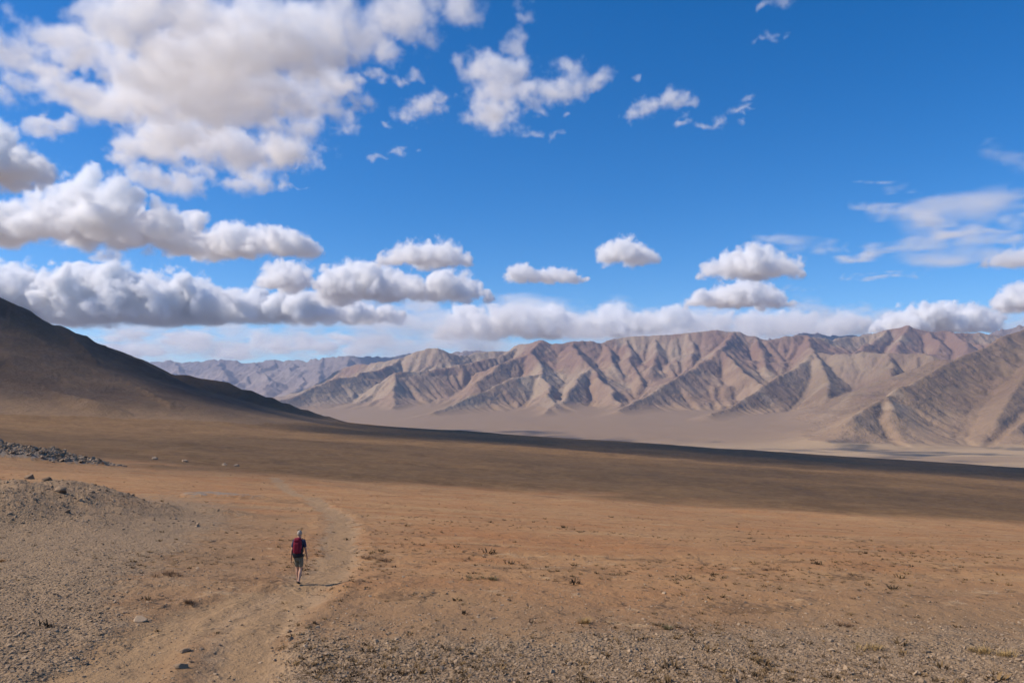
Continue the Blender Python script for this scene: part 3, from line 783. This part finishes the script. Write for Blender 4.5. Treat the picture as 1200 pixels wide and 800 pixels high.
def scatter_scrub(n, region, keep, size):
    x, y = sample_px(n, *region)
    k = keep(x, y) > rs.uniform(0, 1, len(x)); x, y = x[k], y[k]
    vs_, fs, ts, off = [], [], [], 0
    variants = [blades(14, 1., .8, .9, .10) for _ in range(10)]
    gz = ground_z(x, y)
    for i in range(len(x)):
        v, f = variants[i % 10]; r = size*math.exp(.45*rs.normal())
        c, s = math.cos(i), math.sin(i)
        vv = np.stack([v[:, 0]*c - v[:, 1]*s, v[:, 0]*s + v[:, 1]*c, v[:, 2]*rs.uniform(.5, .9)], 1)*r*(1 + y[i]/140) + (x[i], y[i], gz[i]-.01)
        vs_.append(vv); fs.append(f+off); off += len(v); ts.append(np.full(len(v), rs.uniform(0, 1)))
    o = mesh_np('scrub', np.concatenate(vs_), np.concatenate(fs), SCR, {'tint': np.concatenate(ts)}, smooth=False, n=3)
    tag(o, kind='stuff'); print('scrub', len(x))
patch = lambda x, y: np.clip(.08 + 1.6*np.clip(fbm(x, y, 14, 4), 0, 1)*(1-att_at('trail', x, y)), 0, 1)
scatter_scrub(11000, (330, 1260, 578, 800), patch, .062)
scatter_scrub(9000, (-60, 1260, 560, 660), lambda x, y: .8*patch(x, y), .06)
scatter_scrub(3000, (-60, 400, 560, 740), lambda x, y: .5*patch(x, y), .06)

def shrub(px, py, wpx, label, kind):
    cols = {'yellow': ((.300, .190, .070), (.420, .290, .130)), 'brown': ((.120, .072, .045), (.260, .155, .085)), 'green': ((.105, .088, .045), (.220, .170, .085)), 'orange': ((.230, .110, .035), (.330, .180, .070))}[kind]
    x, y = hit(px, py); r = wpx/2/FPX*y
    key = 'tuft_'+kind
    m = bpy.data.materials.get(key) or scrub_material(key, *cols)
    vs_, fs, ts, off = [], [], [], 0
    nb = max(2, int(r/.16))
    for i in range(nb*2):
        ox, oy = (rs.uniform(-1, 1)*r*.85, rs.uniform(-1, 1)*r*.45); k = rs.uniform(.10, .2)*(1.2 if kind == 'yellow' else 1)
        v, f = blades(40, k, k*.95, 1.3, .005)
        v = v + (x+ox, y+oy, float(ground_z(np.array([x+ox]), np.array([y+oy]))[0])-.01)
        vs_.append(v); fs.append(f+off); off += len(v); ts.append(rs.uniform(0, 1, len(v)))
    V = np.concatenate(vs_); base = np.array([x, y, V[:, 2].min()])
    o = mesh_np('grass_tuft' if kind == 'yellow' else 'dry_shrub', V-base, np.concatenate(fs), m, {'tint': np.concatenate(ts)}, smooth=False, n=3)
    o.location = base
    tag(o, label, 'grass tuft' if kind == 'yellow' else 'shrub', 'dry plants on the plain')
shrub(681, 729, 26, 'yellow grass tuft on its own at the edge of the gravel, right of the hiker', 'yellow')
shrub(1006, 759, 30, 'largest yellow grass tuft in the lower right, left of a pair of tufts', 'yellow')
shrub(1133, 764, 20, 'left one of two small yellow tufts near the lower right corner', 'yellow')
shrub(1164, 769, 18, 'right one of two small yellow tufts near the lower right corner', 'yellow')
shrub(202, 673, 62, 'long low reddish brown shrub lying between the hiker and the grey gravel slope', 'brown')
shrub(566, 679, 44, 'dark greenish shrub clump on the red soil right of the hiker', 'green')
shrub(10, 658, 18, 'small orange bush at the left edge of the grey gravel slope', 'orange')
shrub(441, 654, 40, 'flat dark brown scrub patch just beyond the hiker, right of the track', 'brown')
shrub(232, 707, 16, 'small dark brown bush beside the left wheel track', 'brown')
shrub(985, 733, 34, 'dark brown shrub above the largest yellow tuft in the lower right', 'brown')
shrub(782, 737, 22, 'small greenish bush on gravel between two yellow grass tufts', 'green')
shrub(905, 668, 34, 'thin brown shrub far out on the red soil at right', 'brown')

def rock(px, py, wpx, label, seed, tint=.7, tall=.7, dark=False):
    x, y = px_to_world(px, py) if py else (0, 0)
    r = wpx/2/FPX*y
    # find the visible ground there (mounds included)
    ys = np.exp(np.linspace(math.log(14), math.log(900), 2500)); g = ground_z((px-600)/FPX*ys, ys)
    up = (400-py)/FPX; rr = math.tan(math.atan(up)+PITCH)
    hit = np.nonzero(g >= rr*ys*1.0)[0]
    if len(hit): y = ys[hit[0]]; x = (px-600)/FPX*y; r = wpx/2/FPX*y
    v, f = ico(3); rr_ = np.random.RandomState(seed); nd = rr_.normal(size=(9, 3)); nd /= np.linalg.norm(nd, axis=1)[:, None]
    for d_ in nd:                                   # cleave flat faces
        t = v@d_; cut = rr_.uniform(.45, .8); v = v - np.where(t > cut, t-cut, 0)[:, None]*d_
    v = v*(1 + .05*fbm(v[:, 0]+seed, v[:, 1]+v[:, 2]*.7, .6, 4)[:, None])
    v = v*np.array([1, .8, tall])*r*1.25
    o = mesh_np('rock', v, f, SM, {'tint': np.full(len(v), tint)}, smooth=False, n=3)
    o.location = (x, y, float(ground_z(np.array([x]), np.array([y]))[0]) + r*tall*.35)
    tag(o, label, 'rock', 'larger rocks on the plain')
rock(41, 561, 11, 'dark pointed boulder on the crest of the near gravel mound, left of a smaller one', 1, .15, .9)
rock(60, 563, 9, 'small dark boulder on the crest of the near gravel mound, right of the pointed one', 2, .2, .7)
rock(76, 576, 15, 'low tan boulder on the side of the near gravel mound, below two dark boulders', 3, .3, .55)
rock(185, 538, 6, 'pale boulder at the foot of the grey rubble ridge', 4, 1.)
rock(220, 541, 7, 'pale boulder to the right of the one at the foot of the rubble ridge', 5, 1.)
rock(266, 545, 5, 'small pale boulder on the shadow edge, left one of a close pair', 6, 1.)
rock(280, 546, 5, 'small pale boulder on the shadow edge, right one of a close pair', 7, 1.)
rock(172, 727, 16, 'flat pale stone lying among the gravel left of the wheel tracks', 8, .95, .45)
rock(222, 782, 14, 'brown stone on the strip between the wheel tracks, nearest the lower edge', 9, .35, .6)
rock(228, 763, 12, 'brown stone on the strip between the wheel tracks, the farther of two', 10, .4, .6)
# ------------------------------------------------------------------ the hiker, walking away along the track
HX, HY = hit(354.5, 684.0)
HZ = float(ground_z(np.array([HX]), np.array([HY]))[0])
def skinned(name, verts, edges, radii, mat, root=0, sub=2, parent=None):
    me = bpy.data.meshes.new(name); me.from_pydata(verts, edges, []); me.update()
    o = bpy.data.objects.new(name, me); sc.collection.objects.link(o)
    md = o.modifiers.new('skin', 'SKIN'); md.use_smooth_shade = True
    sv = me.skin_vertices[0].data
    for i, r in enumerate(radii):
        sv[i].radius = r if isinstance(r, tuple) else (r, r); sv[i].use_root = (i == root)
    ss = o.modifiers.new('subdivision', 'SUBSURF'); ss.levels = sub; ss.render_levels = sub
    me.materials.append(mat)
    if parent: o.parent = parent
    return o
class Chain:
    def __init__(s): s.v, s.e, s.r = [], [], []
    def add(s, p, r, prev=None):
        s.v.append(p); s.r.append(r)
        if prev is not None: s.e.append((prev, len(s.v)-1))
        return len(s.v)-1
    def run(s, prev, *pr):
        for p, r in pr: prev = s.add(p, r, prev)
        return prev
skin_m = plain('skin', (.47, .27, .18), .55, .12, 14)
grey_hair = plain('grey_hair', (.33, .275, .22), .7, .25, 60)
navy = plain('navy_cloth', (.028, .036, .075), .85, .3, 30)
olive = plain('olive_cloth', (.150, .145, .110), .9, .3, 26)
shoe_m = plain('shoe_leather', (.022, .020, .019), .7, .3, 40)
sole_m = plain('shoe_sole', (.05, .045, .04), .8)
red_m = plain('red_pack_cloth', (.185, .013, .030), .65, .3, 22, .01)
black_m = plain('black_pack_cloth', (.018, .018, .022), .7, .3, 30)

person = bpy.data.objects.new('person', None); sc.collection.objects.link(person)
person.location = (HX, HY, HZ); person.empty_display_size = .3
tag(person, 'hiker with short grey hair, dark T-shirt and knee-length shorts walking away along the track', 'person')
LEG = {}                                            # hip, knee, ankle, heel, toe: +y is ahead, x to the right
LEG['L'] = [(-.085,.0,.90), (-.075,.10,.50), (-.055,.13,.095), (-.05,.10,.05), (-.065,.30,.035)]
LEG['R'] = [(.085,.0,.90), (.075,.03,.49), (.055,-.17,.115), (.05,-.215,.085), (.065,-.03,.035)]
ARM = {}
ARM['L'] = [(-.185,-.01,1.41), (-.245,-.06,1.13), (-.285,-.02,.885), (-.29,.01,.80)]
ARM['R'] = [(.185,-.01,1.41), (.245,.02,1.13), (.275,.10,.89), (.28,.14,.805)]
c = Chain()
pel = c.add((0,0,.93), (.155,.11))
t1 = c.run(pel, ((0,.01,1.08),(.145,.10)), ((0,.02,1.24),(.165,.115)), ((0,.005,1.38),(.15,.10)))
nk = c.run(t1, ((0,.01,1.47),(.062,.062)), ((0,.025,1.53),(.058,.062)))
hd = c.run(nk, ((0,.035,1.585),(.072,.088)), ((0,.04,1.65),(.080,.100)), ((0,.035,1.71),(.070,.086)), ((0,.03,1.738),(.04,.05)))
c.run(6, ((0,.125,1.60),(.022,.022)))              # chin and nose ahead
c.run(7, ((0,.145,1.645),(.014,.016)))
for sx in (-1, 1):
    c.run(7, ((sx*.088,.03,1.65),(.012,.022)))     # ears
for k in 'LR':
    a = ARM[k]; sh = c.add(a[0], .062, 3)
    el = c.run(sh, (tuple(np.add(a[0], np.subtract(a[1], a[0])*.5)), .05), (a[1], .041))
    wr = c.run(el, (tuple(np.add(a[1], np.subtract(a[2], a[1])*.4)), .040), (a[2], (.025,.03)))
    pm = c.run(wr, (a[3], (.020,.040)))
    sx = -1 if k == 'L' else 1
    for i, (off, ln) in enumerate(((-.027,.070), (-.009,.080), (.009,.076), (.027,.060))):
        x0, y0, z0 = a[3]
        c.run(pm, ((x0,y0+off,z0-.045), .0095), ((x0-sx*.006,y0+off*1.05+.004,z0-.045-ln*.5), .0088), ((x0-sx*.022,y0+off*1.05+.006,z0-.045-ln), .0075))
    c.run(pm, ((a[3][0]-sx*.012,a[3][1]+.043,a[3][2]+.0), .011), ((a[3][0]-sx*.02,a[3][1]+.055,a[3][2]-.045), .0095))
    g = LEG[k]
    hp = c.add(g[0], .085, pel)
    kn = c.run(hp, (tuple(np.add(g[0], np.subtract(g[1], g[0])*.5)), .082), (g[1], .062))
    an = c.run(kn, (tuple(np.add(np.add(g[1], np.subtract(g[2], g[1])*.32), (0,-.02,0))), .068), (tuple(np.add(g[1], np.subtract(g[2], g[1])*.75)), .050), (g[2], .042))
    c.run(an, (g[3], .032), (tuple(np.add(g[3], np.subtract(g[4], g[3])*.8)), (.03,.022)))
body = skinned('body', c.v, c.e, c.r, skin_m, 0, 2, person)
# hair: a close cap over the back and crown
def ellipsoid(name, mat, loc, scale, parent, sub=3, cut=None, noise_amp=0., rot=None):
    v, f = ico(sub)
    if noise_amp: v = v*(1 + noise_amp*fbm(v[:, 0]*3+v[:, 2]*2, v[:, 1]*3-v[:, 2], 1., 3))[:, None]
    if cut is not None:
        keep = [i for i, t in enumerate(f) if cut(v[t].mean(0))]; f = f[keep]
    o = mesh_np(name, v*np.array(scale), f, mat, smooth=True, n=3, parent=parent); o.location = loc
    if rot: o.rotation_euler = rot
    return o
ellipsoid('hair', grey_hair, (0,.028,1.652), (.088,.108,.104), person, 4, lambda p: p[2] > -.55 + .9*max(p[1], 0) and not (p[1] > .55 and p[2] < .55), .03)
c = Chain()                                         # T-shirt with short sleeves
b0 = c.add((0,0,.90), (.175,.130))
b3 = c.run(b0, ((0,.01,1.08),(.168,.122)), ((0,.02,1.24),(.182,.132)), ((0,.005,1.385),(.165,.115)), ((0,.008,1.455),(.075,.075)))
for k in 'LR':
    a = ARM[k]; s = c.add(a[0], .078, 3)
    c.run(s, (tuple(np.add(a[0], np.subtract(a[1], a[0])*.45)), .072), (tuple(np.add(a[0], np.subtract(a[1], a[0])*.8)), .070))
skinned('shirt', c.v, c.e, c.r, navy, 0, 2, person)
c = Chain()                                         # shorts to the knee
b0 = c.add((0,0,.92), (.172,.128))
for k in 'LR':
    g = LEG[k]; h_ = c.add(tuple(np.add(g[0], (0,0,-.02))), .105, b0)
    c.run(h_, (tuple(np.add(g[0], np.subtract(g[1], g[0])*.5)), .098), (tuple(np.add(g[0], np.subtract(g[1], g[0])*.93)), .088))
skinned('shorts', c.v, c.e, c.r, olive, 0, 2, person)
for k in 'LR':
    g = LEG[k]; c = Chain()
    a0 = c.add(tuple(np.add(g[2], (0,0,.015))), .045)
    c.run(a0, (tuple(np.add(g[3], (0,.0,.0))), (.045,.045)), (tuple(np.add(g[3], np.subtract(g[4], g[3])*.55)), (.046,.034)), (g[4], (.040,.028)))
    skinned('shoe', c.v, c.e, c.r, shoe_m, 0, 2, person)
# ------------------------------------------------------------------ the backpack on the hiker's back
pack = bpy.data.objects.new('backpack', None); sc.collection.objects.link(pack)
pack.location = (HX, HY-.20, HZ+1.19); pack.empty_display_size = .2
tag(pack, 'red backpack with a dark lower half worn on the hiker\'s back', 'backpack')
def soft_box(name, mat, loc, size, parent, bev=.05, taper=1., rot=(0,0,0), noise_amp=.012):
    bm = bmesh.new(); bmesh.ops.create_cube(bm, size=1)
    bmesh.ops.subdivide_edges(bm, edges=bm.edges[:], cuts=6, use_grid_fill=True)
    for v in bm.verts:
        p = v.co.copy(); q = Vector((abs(p.x)*2, abs(p.y)*2, abs(p.z)*2)); n_ = (q.x**5+q.y**5+q.z**5)**.2
        v.co = p/max(n_, 1e-6)*1.0 if n_ > 0 else p
        t = v.co.z+.5; v.co.x *= 1-(1-taper)*t; v.co.y *= 1-(1-taper)*t
        v.co = Vector((v.co.x*size[0], v.co.y*size[1], v.co.z*size[2]))
        v.co += v.co.normalized()*noise_amp*mnoise.noise(v.co*14+Vector(loc)*9)
    for f in bm.faces: f.smooth = True
    me = bpy.data.meshes.new(name); bm.to_mesh(me); bm.free(); me.materials.append(mat)
    o = bpy.data.objects.new(name, me); sc.collection.objects.link(o); o.parent = parent; o.location = loc; o.rotation_euler = rot
    return o
soft_box('main_bag', red_m, (0,0,.05), (.33,.22,.50), pack, taper=.86)
soft_box('bottom_compartment', black_m, (0,-.005,-.20), (.32,.23,.16), pack, taper=1.05)
soft_box('top_lid', red_m, (0,.0,.30), (.27,.23,.12), pack, taper=.8)
soft_box('front_pocket', plain('dark_red_pack_cloth', (.150,.010,.024), .65, .3, 22), (0,-.11,.03), (.22,.08,.34), pack, taper=.85)
for sx in (-1, 1):
    soft_box('side_pocket', black_m, (sx*.165,.0,-.10), (.06,.15,.20), pack)
    me = bpy.data.meshes.new('shoulder_strap'); bm = bmesh.new()
    prof = [(.0,.10,.27), (.0,.19,.30), (.0,.28,.24), (.0,.335,.10), (.0,.30,-.06), (.0,.20,-.16)]
    xs = [.085,.095,.10,.105,.13,.165]; rows = []
    for (q, yy_, zz), xx in zip(prof, xs): rows.append((bm.verts.new((sx*(xx-.028), yy_, zz)), bm.verts.new((sx*(xx+.028), yy_, zz))))
    for a, b_ in zip(rows[:-1], rows[1:]): bm.faces.new((a[0], a[1], b_[1], b_[0]))
    bm.to_mesh(me); bm.free(); me.materials.append(black_m)
    o = bpy.data.objects.new('shoulder_strap', me); sc.collection.objects.link(o); o.parent = pack
    sd = o.modifiers.new('thickness', 'SOLIDIFY'); sd.thickness = .012
    o.modifiers.new('round', 'SUBSURF').render_levels = 2
soft_box('hip_belt', black_m, (0,.13,-.24), (.36,.30,.07), pack)

person.scale = (.88, .95, 1); pack.scale = (.88, .95, 1)
